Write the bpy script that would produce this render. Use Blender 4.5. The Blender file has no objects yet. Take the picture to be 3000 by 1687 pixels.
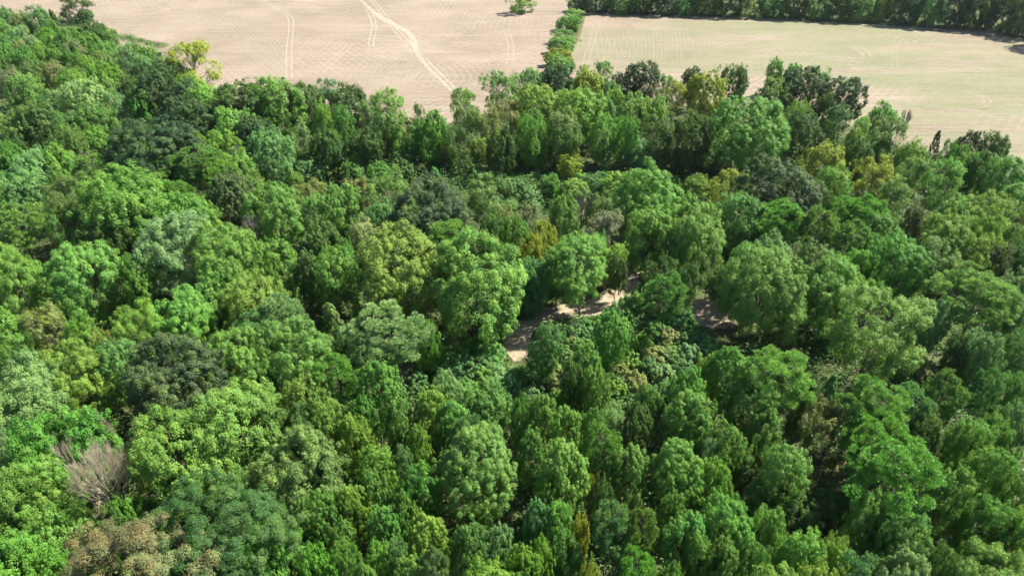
import bpy, math, random
import numpy as np
from math import radians as R
from mathutils import Vector, Matrix

# ------------------------------------------------------------------ camera, sky, sun, exposure
sc = bpy.context.scene
CAM_H, PITCH, FPX, W, H = 70.0, R(33.0), 2026.0, 3000.0, 1687.0      # photo is 3000 x 1687
cam_d = bpy.data.cameras.new('camera')
cam_d.sensor_width = 36.0; cam_d.lens = 36.0 * FPX / W
cam_d.clip_start = 0.5; cam_d.clip_end = 6000
cam = bpy.data.objects.new('camera', cam_d); sc.collection.objects.link(cam)
cam.location = (0, 0, CAM_H); cam.rotation_euler = (R(90) - PITCH, 0, 0)
sc.camera = cam
SUN_AZ, SUN_EL = R(64), R(50)          # azimuth clockwise from +Y (away from the camera) towards +X
world = bpy.data.worlds.new('World'); sc.world = world; world.use_nodes = True
nt = world.node_tree; bg = nt.nodes['Background']
sky = nt.nodes.new('ShaderNodeTexSky'); sky.sky_type = 'NISHITA'; sky.sun_disc = False
sky.sun_elevation = SUN_EL; sky.sun_rotation = SUN_AZ
sky.altitude = 200; sky.air_density = 1.0; sky.dust_density = 0.8
nt.links.new(sky.outputs[0], bg.inputs[0]); bg.inputs[1].default_value = 0.075
sd = bpy.data.lights.new('sun', 'SUN'); sd.energy = 5.0; sd.angle = R(0.53); sd.color = (1.0, 0.955, 0.89)
sun = bpy.data.objects.new('sun', sd); sc.collection.objects.link(sun)
sdir = Vector((math.sin(SUN_AZ) * math.cos(SUN_EL), math.cos(SUN_AZ) * math.cos(SUN_EL), math.sin(SUN_EL)))
sun.rotation_euler = sdir.to_track_quat('Z', 'Y').to_euler(); sun.location = (60, 60, 150)
sc.view_settings.view_transform = 'Standard'; sc.view_settings.look = 'None'
sc.view_settings.exposure = 1.74; sc.view_settings.gamma = 1.0
sc.cycles.max_bounces = 8; sc.cycles.diffuse_bounces = 4; sc.cycles.transmission_bounces = 6
sc.cycles.use_denoising = True
C = sc.collection

# ------------------------------------------------------------------ from picture points to places on the ground
FW = np.array([0, math.cos(PITCH), -math.sin(PITCH)]); UP = np.array([0, math.sin(PITCH), math.cos(PITCH)])
def ray(px, py):
    return np.array([(px - W / 2) / FPX, 0, 0]) + UP * (-(py - H / 2) / FPX) + FW
def at(px, py, z=0.0):
    d = ray(px, py); t = (z - CAM_H) / d[2]
    return np.array([0, 0, CAM_H]) + d * t
def proj(P):
    P = np.atleast_2d(P).astype(float) - np.array([0, 0, CAM_H])
    dep = P @ FW
    return W / 2 + FPX * P[:, 0] / dep, H / 2 - FPX * (P @ UP) / dep, dep
def inside(poly, x, y):
    x = np.asarray(x); y = np.asarray(y); c = np.zeros(x.shape, bool); n = len(poly)
    for i in range(n):
        x1, y1 = poly[i]; x2, y2 = poly[(i + 1) % n]
        if y1 == y2: continue
        c ^= ((y1 > y) != (y2 > y)) & (x < (x2 - x1) * (y - y1) / (y2 - y1) + x1)
    return c

# ------------------------------------------------------------------ materials
def mat(name):
    m = bpy.data.materials.new(name); m.use_nodes = True
    n = m.node_tree; n.nodes.clear()
    return m, n, lambda t, **k: _nd(n, t, k)
def _nd(n, t, k):
    d = n.nodes.new(t)
    for a, v in k.items(): setattr(d, a, v)
    return d
def ramp(nd, *stops):
    e = nd.color_ramp.elements
    while len(e) < len(stops): e.new(0.5)
    for i, (p, c) in enumerate(stops):
        e[i].position = p; e[i].color = (*c, 1) if len(c) == 3 else c
    return nd
def mixc(n, N, a, b, f, mode='MIX'):
    m = N('ShaderNodeMix', data_type='RGBA', blend_type=mode)
    for s, v in ((m.inputs[0], f), (m.inputs[6], a), (m.inputs[7], b)):
        if hasattr(v, 'is_linked') or hasattr(v, 'links'): n.links.new(v, s)
        else: s.default_value = v if not isinstance(v, tuple) else (*v, 1)
    return m.outputs[2]
def math_(n, N, op, a, b=0.0, c=0.0, clamp=False):
    m = N('ShaderNodeMath', operation=op, use_clamp=clamp)
    for s, v in zip(m.inputs, (a, b, c)):
        if hasattr(v, 'links'): n.links.new(v, s)
        else: s.default_value = v
    return m.outputs[0]

def leaf_material(name, fleck=(0.25, 0.30, 0.03), gloss=0.22, trans=0.42, rough=0.55):
    """colour comes from the tree's own object colour; 'tint' and 'fleck' vary it leaf by leaf"""
    m, n, N = mat(name); L = n.links.new
    oi = N('ShaderNodeObjectInfo')
    at_ = N('ShaderNodeAttribute', attribute_name='tint'); af = N('ShaderNodeAttribute', attribute_name='fleck')
    hs = N('ShaderNodeMapRange'); L(at_.outputs['Fac'], hs.inputs[0])
    hs.inputs[3].default_value = 0.62; hs.inputs[4].default_value = 1.42
    c1 = mixc(n, N, oi.outputs['Color'], (0.16, 0.20, 0.03), math_(n, N, 'MULTIPLY', math_(n, N, 'SUBTRACT', at_.outputs['Fac'], 0.50), 0.95, clamp=True))
    v = N('ShaderNodeVectorMath', operation='SCALE'); L(c1, v.inputs[0]); L(hs.outputs[0], v.inputs['Scale'])
    lt = math_(n, N, 'LESS_THAN', af.outputs['Fac'], oi.outputs['Alpha'])
    c2 = mixc(n, N, v.outputs[0], fleck, math_(n, N, 'MULTIPLY', lt, 0.75))
    p = N('ShaderNodeBsdfPrincipled'); L(c2, p.inputs['Base Color'])
    p.inputs['Roughness'].default_value = rough; p.inputs['Specular IOR Level'].default_value = gloss
    t = N('ShaderNodeBsdfTranslucent'); L(mixc(n, N, c2, (0.30, 0.42, 0.03), 0.12), t.inputs[0])
    mx = N('ShaderNodeMixShader'); mx.inputs[0].default_value = trans
    L(p.outputs[0], mx.inputs[1]); L(t.outputs[0], mx.inputs[2])
    o = N('ShaderNodeOutputMaterial'); L(mx.outputs[0], o.inputs[0])
    return m
M_LEAF = leaf_material('foliage')
M_NEEDLE = leaf_material('needles', fleck=(0.20, 0.16, 0.05), gloss=0.3, trans=0.32, rough=0.5)
M_RUST = leaf_material('rusty_oak_foliage', fleck=(0.175, 0.115, 0.048), gloss=0.15, trans=0.25)
def bark_material(name, c1, c2):
    m, n, N = mat(name); L = n.links.new
    tc = N('ShaderNodeTexCoord'); no = N('ShaderNodeTexNoise'); no.inputs['Scale'].default_value = 3; no.inputs['Detail'].default_value = 6
    mp = N('ShaderNodeMapping'); mp.inputs['Scale'].default_value = (8, 8, 1.5); L(tc.outputs['Object'], mp.inputs[0]); L(mp.outputs[0], no.inputs[0])
    r = ramp(N('ShaderNodeValToRGB'), (0.3, c1), (0.7, c2)); L(no.outputs[0], r.inputs[0])
    p = N('ShaderNodeBsdfPrincipled'); L(r.outputs[0], p.inputs[0]); p.inputs['Roughness'].default_value = 0.85
    o = N('ShaderNodeOutputMaterial'); L(p.outputs[0], o.inputs[0]); return m
M_BARK = bark_material('bark', (0.045, 0.035, 0.028), (0.13, 0.11, 0.09))
M_DEAD = bark_material('weathered_dead_wood', (0.27, 0.225, 0.15), (0.44, 0.37, 0.26))
M_DEADB = bark_material('grey_brown_dead_twigs', (0.12, 0.10, 0.095), (0.24, 0.20, 0.185))

def ground_mat(name, build):
    m, n, N = mat(name); L = n.links.new
    geo = N('ShaderNodeNewGeometry')
    col, h = build(n, N, geo.outputs['Position'])
    p = N('ShaderNodeBsdfPrincipled'); L(col, p.inputs[0]); p.inputs['Roughness'].default_value = 0.95
    p.inputs['Specular IOR Level'].default_value = 0.15
    if h is not None:
        b = N('ShaderNodeBump'); b.inputs['Strength'].default_value = 0.6; b.inputs['Distance'].default_value = 0.25
        L(h, b.inputs['Height']); L(b.outputs[0], p.inputs['Normal'])
    o = N('ShaderNodeOutputMaterial'); L(p.outputs[0], o.inputs[0]); return m
def noise(n, N, pos, scale, detail=5, rough=0.55, stretch=None, rot=0.0, dist=0.0):
    no = N('ShaderNodeTexNoise'); no.inputs['Scale'].default_value = scale
    no.inputs['Detail'].default_value = detail; no.inputs['Roughness'].default_value = rough; no.inputs['Distortion'].default_value = dist
    if stretch or rot:
        mp = N('ShaderNodeMapping'); mp.inputs['Rotation'].default_value = (0, 0, rot)
        if stretch: mp.inputs['Scale'].default_value = stretch
        n.links.new(pos, mp.inputs[0]); pos = mp.outputs[0]
    n.links.new(pos, no.inputs[0]); return no.outputs[0]
def wave(n, N, pos, scale, rot, dist=2.0, dscale=0.3, kind='BANDS', loc=(0, 0, 0)):
    mp = N('ShaderNodeMapping'); mp.inputs['Rotation'].default_value = (0, 0, rot); mp.inputs['Location'].default_value = loc
    n.links.new(pos, mp.inputs[0])
    w = N('ShaderNodeTexWave', wave_type=kind); w.inputs['Scale'].default_value = scale
    if kind == 'RINGS': w.rings_direction = 'Z'
    w.inputs['Distortion'].default_value = dist; w.inputs['Detail'].default_value = 2; w.inputs['Detail Scale'].default_value = dscale
    n.links.new(mp.outputs[0], w.inputs[0]); return w.outputs['Fac']
def rmp(n, N, v, *s):
    r = ramp(N('ShaderNodeValToRGB'), *s); n.links.new(v, r.inputs[0]); return r.outputs[0]
BW0, BW1 = (0, 0, 0), (1, 1, 1)
def field_cols(n, N, pos, green):
    base = rmp(n, N, noise(n, N, pos, 0.035, 6, 0.6), (0.35, (0.41, 0.328, 0.24)), (0.65, (0.55, 0.445, 0.34)))
    fine = rmp(n, N, noise(n, N, pos, 0.5, 8, 0.75), (0.3, (0.74, 0.72, 0.70)), (0.7, (1.18, 1.18, 1.18)))
    c = mixc(n, N, base, fine, 1.0, 'MULTIPLY')
    # mower rows: along the row (right-left), across, and at a slant, each kept to its own patches
    streak = rmp(n, N, noise(n, N, pos, 1.0, 7, 0.72, (0.03, 0.6, 1), R(4), .4), (0.47, BW0), (0.70, BW1))
    c = mixc(n, N, c, (0.74, 0.62, 0.49), math_(n, N, 'MULTIPLY', streak, 0.6))
    for rot, sc_, seed, amt in ((R(4), 0.125, 11, .30), (R(94), 0.115, 31, .40), (R(40), 0.12, 57, .34), (R(-32), 0.11, 83, .30)):
        mp = N('ShaderNodeMapping'); mp.inputs['Location'].default_value = (seed, seed * 2, 0); n.links.new(pos, mp.inputs[0])
        mask = rmp(n, N, noise(n, N, mp.outputs[0], 0.018, 2), (0.48, BW0), (0.60, BW1))
        brk = rmp(n, N, noise(n, N, mp.outputs[0], 0.6, 4, 0.7), (0.35, BW0), (0.65, BW1))
        w = rmp(n, N, wave(n, N, pos, sc_, rot, 2.2, 0.12), (0.72, BW0), (0.98, BW1))
        f = math_(n, N, 'MULTIPLY', math_(n, N, 'MULTIPLY', mask, w), math_(n, N, 'MULTIPLY', brk, amt * 1.25), clamp=True)
        c = mixc(n, N, c, (0.80, 0.68, 0.55), f)
    ringm = rmp(n, N, noise(n, N, pos, 0.014, 2), (0.5, BW0), (0.6, BW1))
    rg = rmp(n, N, wave(n, N, pos, 0.12, 0, 1.6, 0.15, 'RINGS', (70, -235, 0) if not green else (-160, -240, 0)), (0.6, BW0), (0.95, BW1))
    c = mixc(n, N, c, (0.70, 0.59, 0.47), math_(n, N, 'MULTIPLY', math_(n, N, 'MULTIPLY', ringm, rg), 0.35))
    weeds = rmp(n, N, noise(n, N, pos, 0.12, 9, 0.8), (0.56, BW0), (0.72, BW1))
    c = mixc(n, N, c, (0.22, 0.20, 0.13), math_(n, N, 'MULTIPLY', weeds, 0.5))
    if green:
        g = rmp(n, N, noise(n, N, pos, 0.016, 7, 0.66, (0.5, 1.5, 1), R(6)), (0.42, BW0), (0.54, BW1))
        gf = rmp(n, N, noise(n, N, pos, 0.9, 6, 0.75, (0.25, 1.2, 1), R(4)), (0.28, BW0), (0.66, BW1))
        sep = N('ShaderNodeSeparateXYZ'); n.links.new(pos, sep.inputs[0])
        east = N('ShaderNodeMapRange'); n.links.new(sep.outputs[0], east.inputs[0])
        east.inputs[1].default_value = 30; east.inputs[2].default_value = 110; east.inputs[3].default_value = 0.6
        tan = rmp(n, N, noise(n, N, pos, 0.03, 7, 0.7, (0.35, 2.2, 1), R(8), .6), (0.50, BW0), (0.62, BW1))
        c = mixc(n, N, c, (0.62, 0.50, 0.37), math_(n, N, 'MULTIPLY', tan, 0.5))
        c = mixc(n, N, c, (0.27, 0.37, 0.14), math_(n, N, 'MULTIPLY', math_(n, N, 'MULTIPLY', math_(n, N, 'MULTIPLY', g, gf), east.outputs[0]), 0.85))
    return mixc(n, N, c, (.350, .342, .322), 1.0, 'MULTIPLY'), noise(n, N, pos, 1.6, 6, 0.8)
M_FIELD_L = ground_mat('mown_dry_field', lambda n, N, p: field_cols(n, N, p, False))
M_FIELD_R = ground_mat('mown_greening_field', lambda n, N, p: field_cols(n, N, p, True))
def floor_cols(n, N, pos):
    c = rmp(n, N, noise(n, N, pos, 0.35, 8, 0.7), (0.35, (0.035, 0.045, 0.015)), (0.55, (0.06, 0.075, 0.025)), (0.72, (0.12, 0.095, 0.05)))
    return c, noise(n, N, pos, 1.2, 8, 0.8)
M_FLOOR = ground_mat('forest_floor', floor_cols)
def dirt_cols(n, N, pos):
    c = rmp(n, N, noise(n, N, pos, 0.8, 8, 0.7), (0.3, (0.19, 0.145, 0.10)), (0.6, (0.30, 0.24, 0.17)), (0.8, (0.37, 0.30, 0.22)))
    w = rmp(n, N, noise(n, N, pos, 0.5, 8, 0.8), (0.48, BW0), (0.62, BW1))
    return mixc(n, N, c, (0.07, 0.10, 0.03), math_(n, N, 'MULTIPLY', w, 0.75)), noise(n, N, pos, 2.0, 8, 0.8)
M_DIRT = ground_mat('dry_dirt', dirt_cols)
def grass_cols(n, N, pos):
    c = rmp(n, N, noise(n, N, pos, 0.5, 8, 0.75, (0.4, 1, 1)), (0.3, (0.02, 0.045, 0.012)), (0.6, (0.05, 0.09, 0.022)), (0.8, (0.12, 0.12, 0.05)))
    return c, noise(n, N, pos, 1.5, 8, 0.8)
M_GRASS = ground_mat('rough_grass', grass_cols)
def strip_mat(name, col, amt=.85):
    m, n, N = mat(name); L = n.links.new
    a = N('ShaderNodeAttribute', attribute_name='edge'); geo = N('ShaderNodeNewGeometry')
    nz = noise(n, N, geo.outputs['Position'], 0.35, 8, 0.8)
    f = math_(n, N, 'MULTIPLY', a.outputs['Fac'], rmp(n, N, nz, (0.34, (.12, .12, .12)), (0.58, (amt, amt, amt))), clamp=True)
    sh = rmp(n, N, noise(n, N, geo.outputs['Position'], 1.5, 6, .7), (0.3, tuple(x * .88 for x in col)), (0.7, col))
    p = N('ShaderNodeBsdfDiffuse'); L(sh, p.inputs[0]); t = N('ShaderNodeBsdfTransparent')
    mx = N('ShaderNodeMixShader'); L(f, mx.inputs[0]); L(t.outputs[0], mx.inputs[1]); L(p.outputs[0], mx.inputs[2])
    o = N('ShaderNodeOutputMaterial'); L(mx.outputs[0], o.inputs[0]); return m
M_TRACK = strip_mat('pale_wheel_track', (0.38, 0.33, 0.26), .75)
M_RUT = strip_mat('faint_mower_track', (0.35, 0.30, 0.235), .55)
M_MARGIN = strip_mat('weedy_field_margin', (0.12, 0.12, 0.055), .95)

# ------------------------------------------------------------------ mesh helpers
def np_mesh(name, V, F, mt, attrs=None, smooth=False):
    V = np.asarray(V, np.float32); F = np.asarray(F, np.int32)
    me = bpy.data.meshes.new(name); k = F.shape[1]
    me.vertices.add(len(V)); me.vertices.foreach_set('co', V.ravel())
    me.loops.add(F.size); me.loops.foreach_set('vertex_index', F.ravel())
    me.polygons.add(len(F)); me.polygons.foreach_set('loop_start', np.arange(0, F.size, k, dtype=np.int32))
    me.update(calc_edges=True)
    for a, v in (attrs or {}).items():
        at_ = me.attributes.new(a, 'FLOAT', 'FACE' if len(v) == len(F) else 'POINT'); at_.data.foreach_set('value', np.asarray(v, np.float32))
    me.materials.append(mt)
    if smooth: me.polygons.foreach_set('use_smooth', np.ones(len(F), bool))
    return me
def link(name, me, parent=None):
    o = bpy.data.objects.new(name, me); C.objects.link(o)
    if parent: o.parent = parent
    return o
def structure(name, me, kind='structure', label=None, cat=None):
    o = link(name, me); o['kind'] = kind
    if label: o['label'] = label; o['category'] = cat
    return o
def unit(v): return v / np.maximum(np.linalg.norm(v, axis=-1, keepdims=True), 1e-9)
def sph(rg, n): return unit(rg.normal(size=(n, 3)))

def leaves(rg, P, Nn, size, aspect=0.62, jitter=0.35, axis=None):
    """one kite-shaped leaf spray per point, lying across its normal (or along axis)"""
    n = len(P); s = size * (1 + jitter * rg.uniform(-1, 1, n))[:, None]
    t = unit(np.cross(Nn, sph(rg, n))) if axis is None else unit(axis)
    b = unit(np.cross(Nn, t)); a = aspect
    V = np.stack([P - t * s * .5, P - b * s * .5 * a + Nn * s * .06, P + t * s * .5 - Nn * s * .05, P + b * s * .5 * a], 1).reshape(-1, 3)
    return V, np.arange(4 * n).reshape(n, 4)

def tube_set(paths, sides=6):
    """tapered tubes; path = list of (point, radius)"""
    Vs, Fs, o = [], [], 0
    for path in paths:
        P = np.array([p for p, _ in path], float); r = np.array([q for _, q in path])
        d = unit(np.gradient(P, axis=0)); ref = np.array([1, 0, 0.13]) if abs(d[0][0]) < .8 else np.array([0, 1, 0.13])
        u = unit(np.cross(d, ref)); v = np.cross(d, u); m = len(P)
        a = np.linspace(0, 2 * math.pi, sides, endpoint=False)
        ring = P[:, None] + r[:, None, None] * (np.cos(a)[None, :, None] * u[:, None] + np.sin(a)[None, :, None] * v[:, None])
        Vs.append(ring.reshape(-1, 3))
        i = np.arange(m - 1)[:, None] * sides; j = np.arange(sides)[None]; k = (j + 1) % sides
        Fs.append((o + np.stack([i + j, i + k, i + sides + k, i + sides + j], -1)).reshape(-1, 4)); o += m * sides
    return np.concatenate(Vs), np.concatenate(Fs)
def bent(rg, a, b, r0, r1, k=4, wob=0.06, lift=0.0):
    a = np.array(a, float); b = np.array(b, float); L = np.linalg.norm(b - a); out = []
    for i in range(k + 1):
        t = i / k; p = a + (b - a) * t + rg.normal(size=3) * wob * L * math.sin(math.pi * t) + np.array([0, 0, lift * L * math.sin(math.pi * t)])
        out.append((p, r0 + (r1 - r0) * t))
    return out

# ------------------------------------------------------------------ crowns (unit size: radius 1, height -1..1)
def crown_cloud(kind, seed, dens=1.0):
    rg = np.random.default_rng(seed); lob = []
    if kind == 'R' or kind == 'O':          # domed crown of uneven lobes
        n = {'R': 64, 'O': 60}[kind]
        for i in range(n):
            z = 1 - 1.85 * (i + .5) / n; ph = i * 2.39996 + rg.uniform(-.45, .45)
            rr = math.sqrt(max(0, 1 - z * z)) ** 0.8
            if z < -.1: rr *= 1.0 + .12 * z
            k = rg.uniform(.64, .84) if kind == 'R' else rg.uniform(.68, .82)
            lob.append((np.array([rr * math.cos(ph) * k, rr * math.sin(ph) * k, z * (k + .04)]), rg.uniform(.11, .27) if kind == 'R' else rg.uniform(.14, .24)))
        for i in range(8): lob.append((rg.normal(size=3) * np.array([.26, .26, .2]) + np.array([0, 0, .12]), .42))
        sub, cl, m, leaf = (11, (.04, .11), 36, .043) if kind == 'R' else (11, (.045, .09), 38, .040)
    elif kind == 'P':                       # tall egg with a pointed top
        n = 52
        for i in range(n):
            z = 1 - 1.9 * (i + .5) / n; ph = i * 2.39996 + rg.uniform(-.5, .5)
            rr = min(1.0, ((1 - z) * 1.5) ** .5) * (1 if z > -.4 else 1 + (z + .4) * .6)
            k = rg.uniform(.58, .76)
            q = .20 + .12 * min(1, (1 - z))
            lob.append((np.array([rr * math.cos(ph) * k, rr * math.sin(ph) * k, z * .80 + rg.uniform(-.06, .06)]), rg.uniform(.7, 1.3) * q))
        for z in (-.6, -.2, .2): lob.append((np.array([0, 0, z]), .42))
        sub, cl, m, leaf = 14, (.04, .10), 44, .042
    elif kind == 'F':                       # loose, vase shaped, light shows through
        n = 34
        for i in range(n):
            z = rg.uniform(-.75, .95); ph = i * 2.39996 + rg.uniform(-.5, .5)
            rr = math.sqrt(max(.02, 1 - ((z - .15) / .98) ** 2)) if z > -.7 else .4
            k = rg.uniform(.35, .86)
            lob.append((np.array([rr * math.cos(ph) * k, rr * math.sin(ph) * k, z * .85]), rg.uniform(.16, .27)))
        sub, cl, m, leaf = 12, (.05, .13), 34, .040
    elif kind == 'N':                       # pine: tufts held out on level boughs
        n = 42
        for i in range(n):
            z = 1 - 1.85 * (i + .5) / n; ph = i * 2.39996 + rg.uniform(-.5, .5)
            rr = math.sqrt(max(0, 1 - z ** 2 * .96)) ** .8; k = rg.uniform(.50, .84)
            lob.append((np.array([rr * math.cos(ph) * k, rr * math.sin(ph) * k, z * .84 + rg.uniform(-.06, .06)]), rg.uniform(.17, .27)))
        sub, cl, m, leaf = 10, (.06, .11), 46, .075
    elif kind == 'S':                       # bush: low dome down to the ground
        n = 22
        for i in range(n):
            z = 1 - 1.5 * (i + .5) / n; ph = i * 2.39996 + rg.uniform(-.4, .4)
            rr = math.sqrt(max(0, 1 - z * z)); k = rg.uniform(.5, .8)
            lob.append((np.array([rr * math.cos(ph) * k, rr * math.sin(ph) * k, z * k]), rg.uniform(.25, .38)))
        sub, cl, m, leaf = 8, (.10, .16), 44, .085
    elif kind == 'K':                       # small spire-like conifer
        n = 34
        for i in range(n):
            z = 1 - 1.95 * (i + .5) / n; ph = i * 2.39996
            rr = .15 + .45 * (1 - z); k = .8
            lob.append((np.array([rr * math.cos(ph) * k, rr * math.sin(ph) * k, z * .92]), .12 + .08 * (1 - z)))
        sub, cl, m, leaf = 6, (.08, .12), 38, .07
    if kind in 'ROPFN':                     # no two sides of a crown alike: it bulges, is bitten into and leans
        f1, f2, f3 = rg.uniform(0, 6.28, 3); bite = rg.uniform(0, 6.28, 2); new = []
        for c, r in lob:
            a = math.atan2(c[1], c[0]); g_ = 1 + .15 * math.sin(a + f1) + .11 * math.sin(2 * a + f2) + .06 * math.sin(5 * a + f3)
            if any(abs(math.remainder(a - q, 6.283)) < .35 for q in bite) and math.hypot(c[0], c[1]) > .35: g_ *= rg.uniform(.6, .95)
            z_ = c[2] * (1 + .10 * math.sin(a + f3)) - (.10 * abs(rg.normal()) if c[2] > .5 else 0)
            new.append((np.array([c[0] * g_, c[1] * g_, z_]), r))
        lob = new
    m = int(m * 1.45 * dens)
    Ps, Ns, Ts, Fl, Ax = [], [], [], [], []
    for c, r in lob:
        lt = rg.uniform(-.24, .24); lf = rg.uniform()
        out = unit(c * np.array([1, 1, .7]) + 1e-6)
        d = unit(sph(rg, sub) + out * .6 + np.array([0, 0, .2]))
        if kind in 'NF': d = d * np.array([1, 1, .75])
        for q in range(sub):
            cc = c + d[q] * r * rg.uniform(.60, 1.30); cr = rg.uniform(*cl); ct = lt + rg.uniform(-.12, .12); cf = lf * .5 + rg.uniform() * .5
            u = unit(sph(rg, m) + unit(cc) * .35 + np.array([0, 0, .25]))
            flat = np.array([1, 1, .7]) if kind in 'N' else 1
            p = cc + u * flat * cr * rg.uniform(.62, 1.25, (m, 1))
            Ps.append(p); Ax.append(unit(u + sph(rg, m) * .45))
            Ns.append(unit(u * .8 + unit(cc) * .25 + np.array([.15, .07, .5]) + sph(rg, m) * .42))
            Ts.append(.5 + ct + rg.uniform(-.22, .22, m)); Fl.append(np.clip(.62 * cf + .38 * rg.uniform(size=m), 0, 1))
    P = np.concatenate(Ps); Nn = np.concatenate(Ns); T = np.concatenate(Ts); Fl = np.concatenate(Fl); Ax = np.concatenate(Ax)
    return rg, lob, P, Nn, T, Fl, Ax, leaf * 1.0 / math.sqrt(dens)
def make_crown(kind, seed, dens=1.0, mt=None):
    rg, lob, P, Nn, T, Fl, Ax, leaf = crown_cloud(kind, seed, dens)
    if kind == 'N': 
        Nn = unit(np.cross(Ax, sph(rg, len(P)))); V, F = leaves(rg, P, Nn, leaf, .26, axis=Ax)
    else: V, F = leaves(rg, P, Nn, leaf)
    me = np_mesh('crown', V, F, mt or (M_NEEDLE if kind in 'NK' else M_LEAF), {'tint': T, 'fleck': Fl})
    # trunk with limbs to the lobes, in the same units, reaching well below the crown
    if kind == 'S': base, tr = -1.15, .035
    else: base, tr = -3.0, .055 if kind not in 'FN' else .045
    lean = rg.normal(size=2) * .06; top = .40 if kind != 'F' else .1
    paths = [[((lean[0] * t, lean[1] * t, base + (top - base) * t), tr * (1 - .75 * t)) for t in (0, .25, .5, .75, 1)]]
    idx = rg.permutation(len(lob))[:{'F': 26, 'N': 18, 'S': 10, 'K': 4}.get(kind, 12)]
    for i in idx:
        c, r = lob[i]; zs = max(base * .45, min(c[2] - (.65 if kind != 'N' else .12) * math.hypot(c[0], c[1]) - .1, top - .1))
        t = (zs - base) / (top - base); a = (lean[0] * t, lean[1] * t, zs); r0 = tr * (1 - .75 * t) * .62
        paths.append(bent(rg, a, c * 1.02, r0, .007, 4, .05, .06))
        if kind in 'FN':
            for _ in range(3):
                e = c + sph(rg, 1)[0] * r * 1.2; paths.append(bent(rg, paths[-1][2][0] if False else a + (c - a) * .6, e, r0 * .4, .004, 2, .05))
    tv, tf = tube_set(paths)
    tm = np_mesh('trunk', tv, tf, M_BARK, smooth=True)
    return me, tm
def make_bare(seed, spread=.8, depth=5, mt=None, fan=1.0):
    """leafless tree in unit size: trunk mesh and a mesh of forking branches"""
    rg = np.random.default_rng(seed); br, tr = [], []
    tr.append([((0, 0, -3.0), .05), ((.02, 0, -2), .045), ((0, .02, -.95), .04)])
    def grow(p, d, L, r, k):
        e = p + d * L; br.append(bent(rg, p, e, r, r * .6, 3, .07)); 
        if k == 0: return
        for _ in range(3 if k > 1 else 4):
            dd = unit(d + sph(rg, 1)[0] * .5 * spread + np.array([0, 0, .15])); grow(p + (e - p) * rg.uniform(.45, 1.0), dd, L * rg.uniform(.6, .82), r * .55, k - 1)
    for i in range(7):
        a = i * 2.4; d = unit(np.array([math.cos(a) * .75 * spread * fan, math.sin(a) * .75 * spread * fan, 1.0]))
        grow(np.array([0, 0, -1.0 + .04 * i]), d, .66, .042, depth)
    bv, bf = tube_set(br, 4); tv, tf = tube_set(tr, 7)
    s = 1.0 / np.percentile(np.hypot(bv[:, 0], bv[:, 1]), 99); zt = np.percentile(bv[:, 2], 99.5)
    bv[:, :2] *= s; k = 2.0 / (zt + 1.0); bv[:, 2] = (bv[:, 2] + 1) * k - 1
    return np_mesh('branches', bv, bf, mt or M_DEAD), np_mesh('trunk', tv, tf, mt or M_DEAD, smooth=True)
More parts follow.
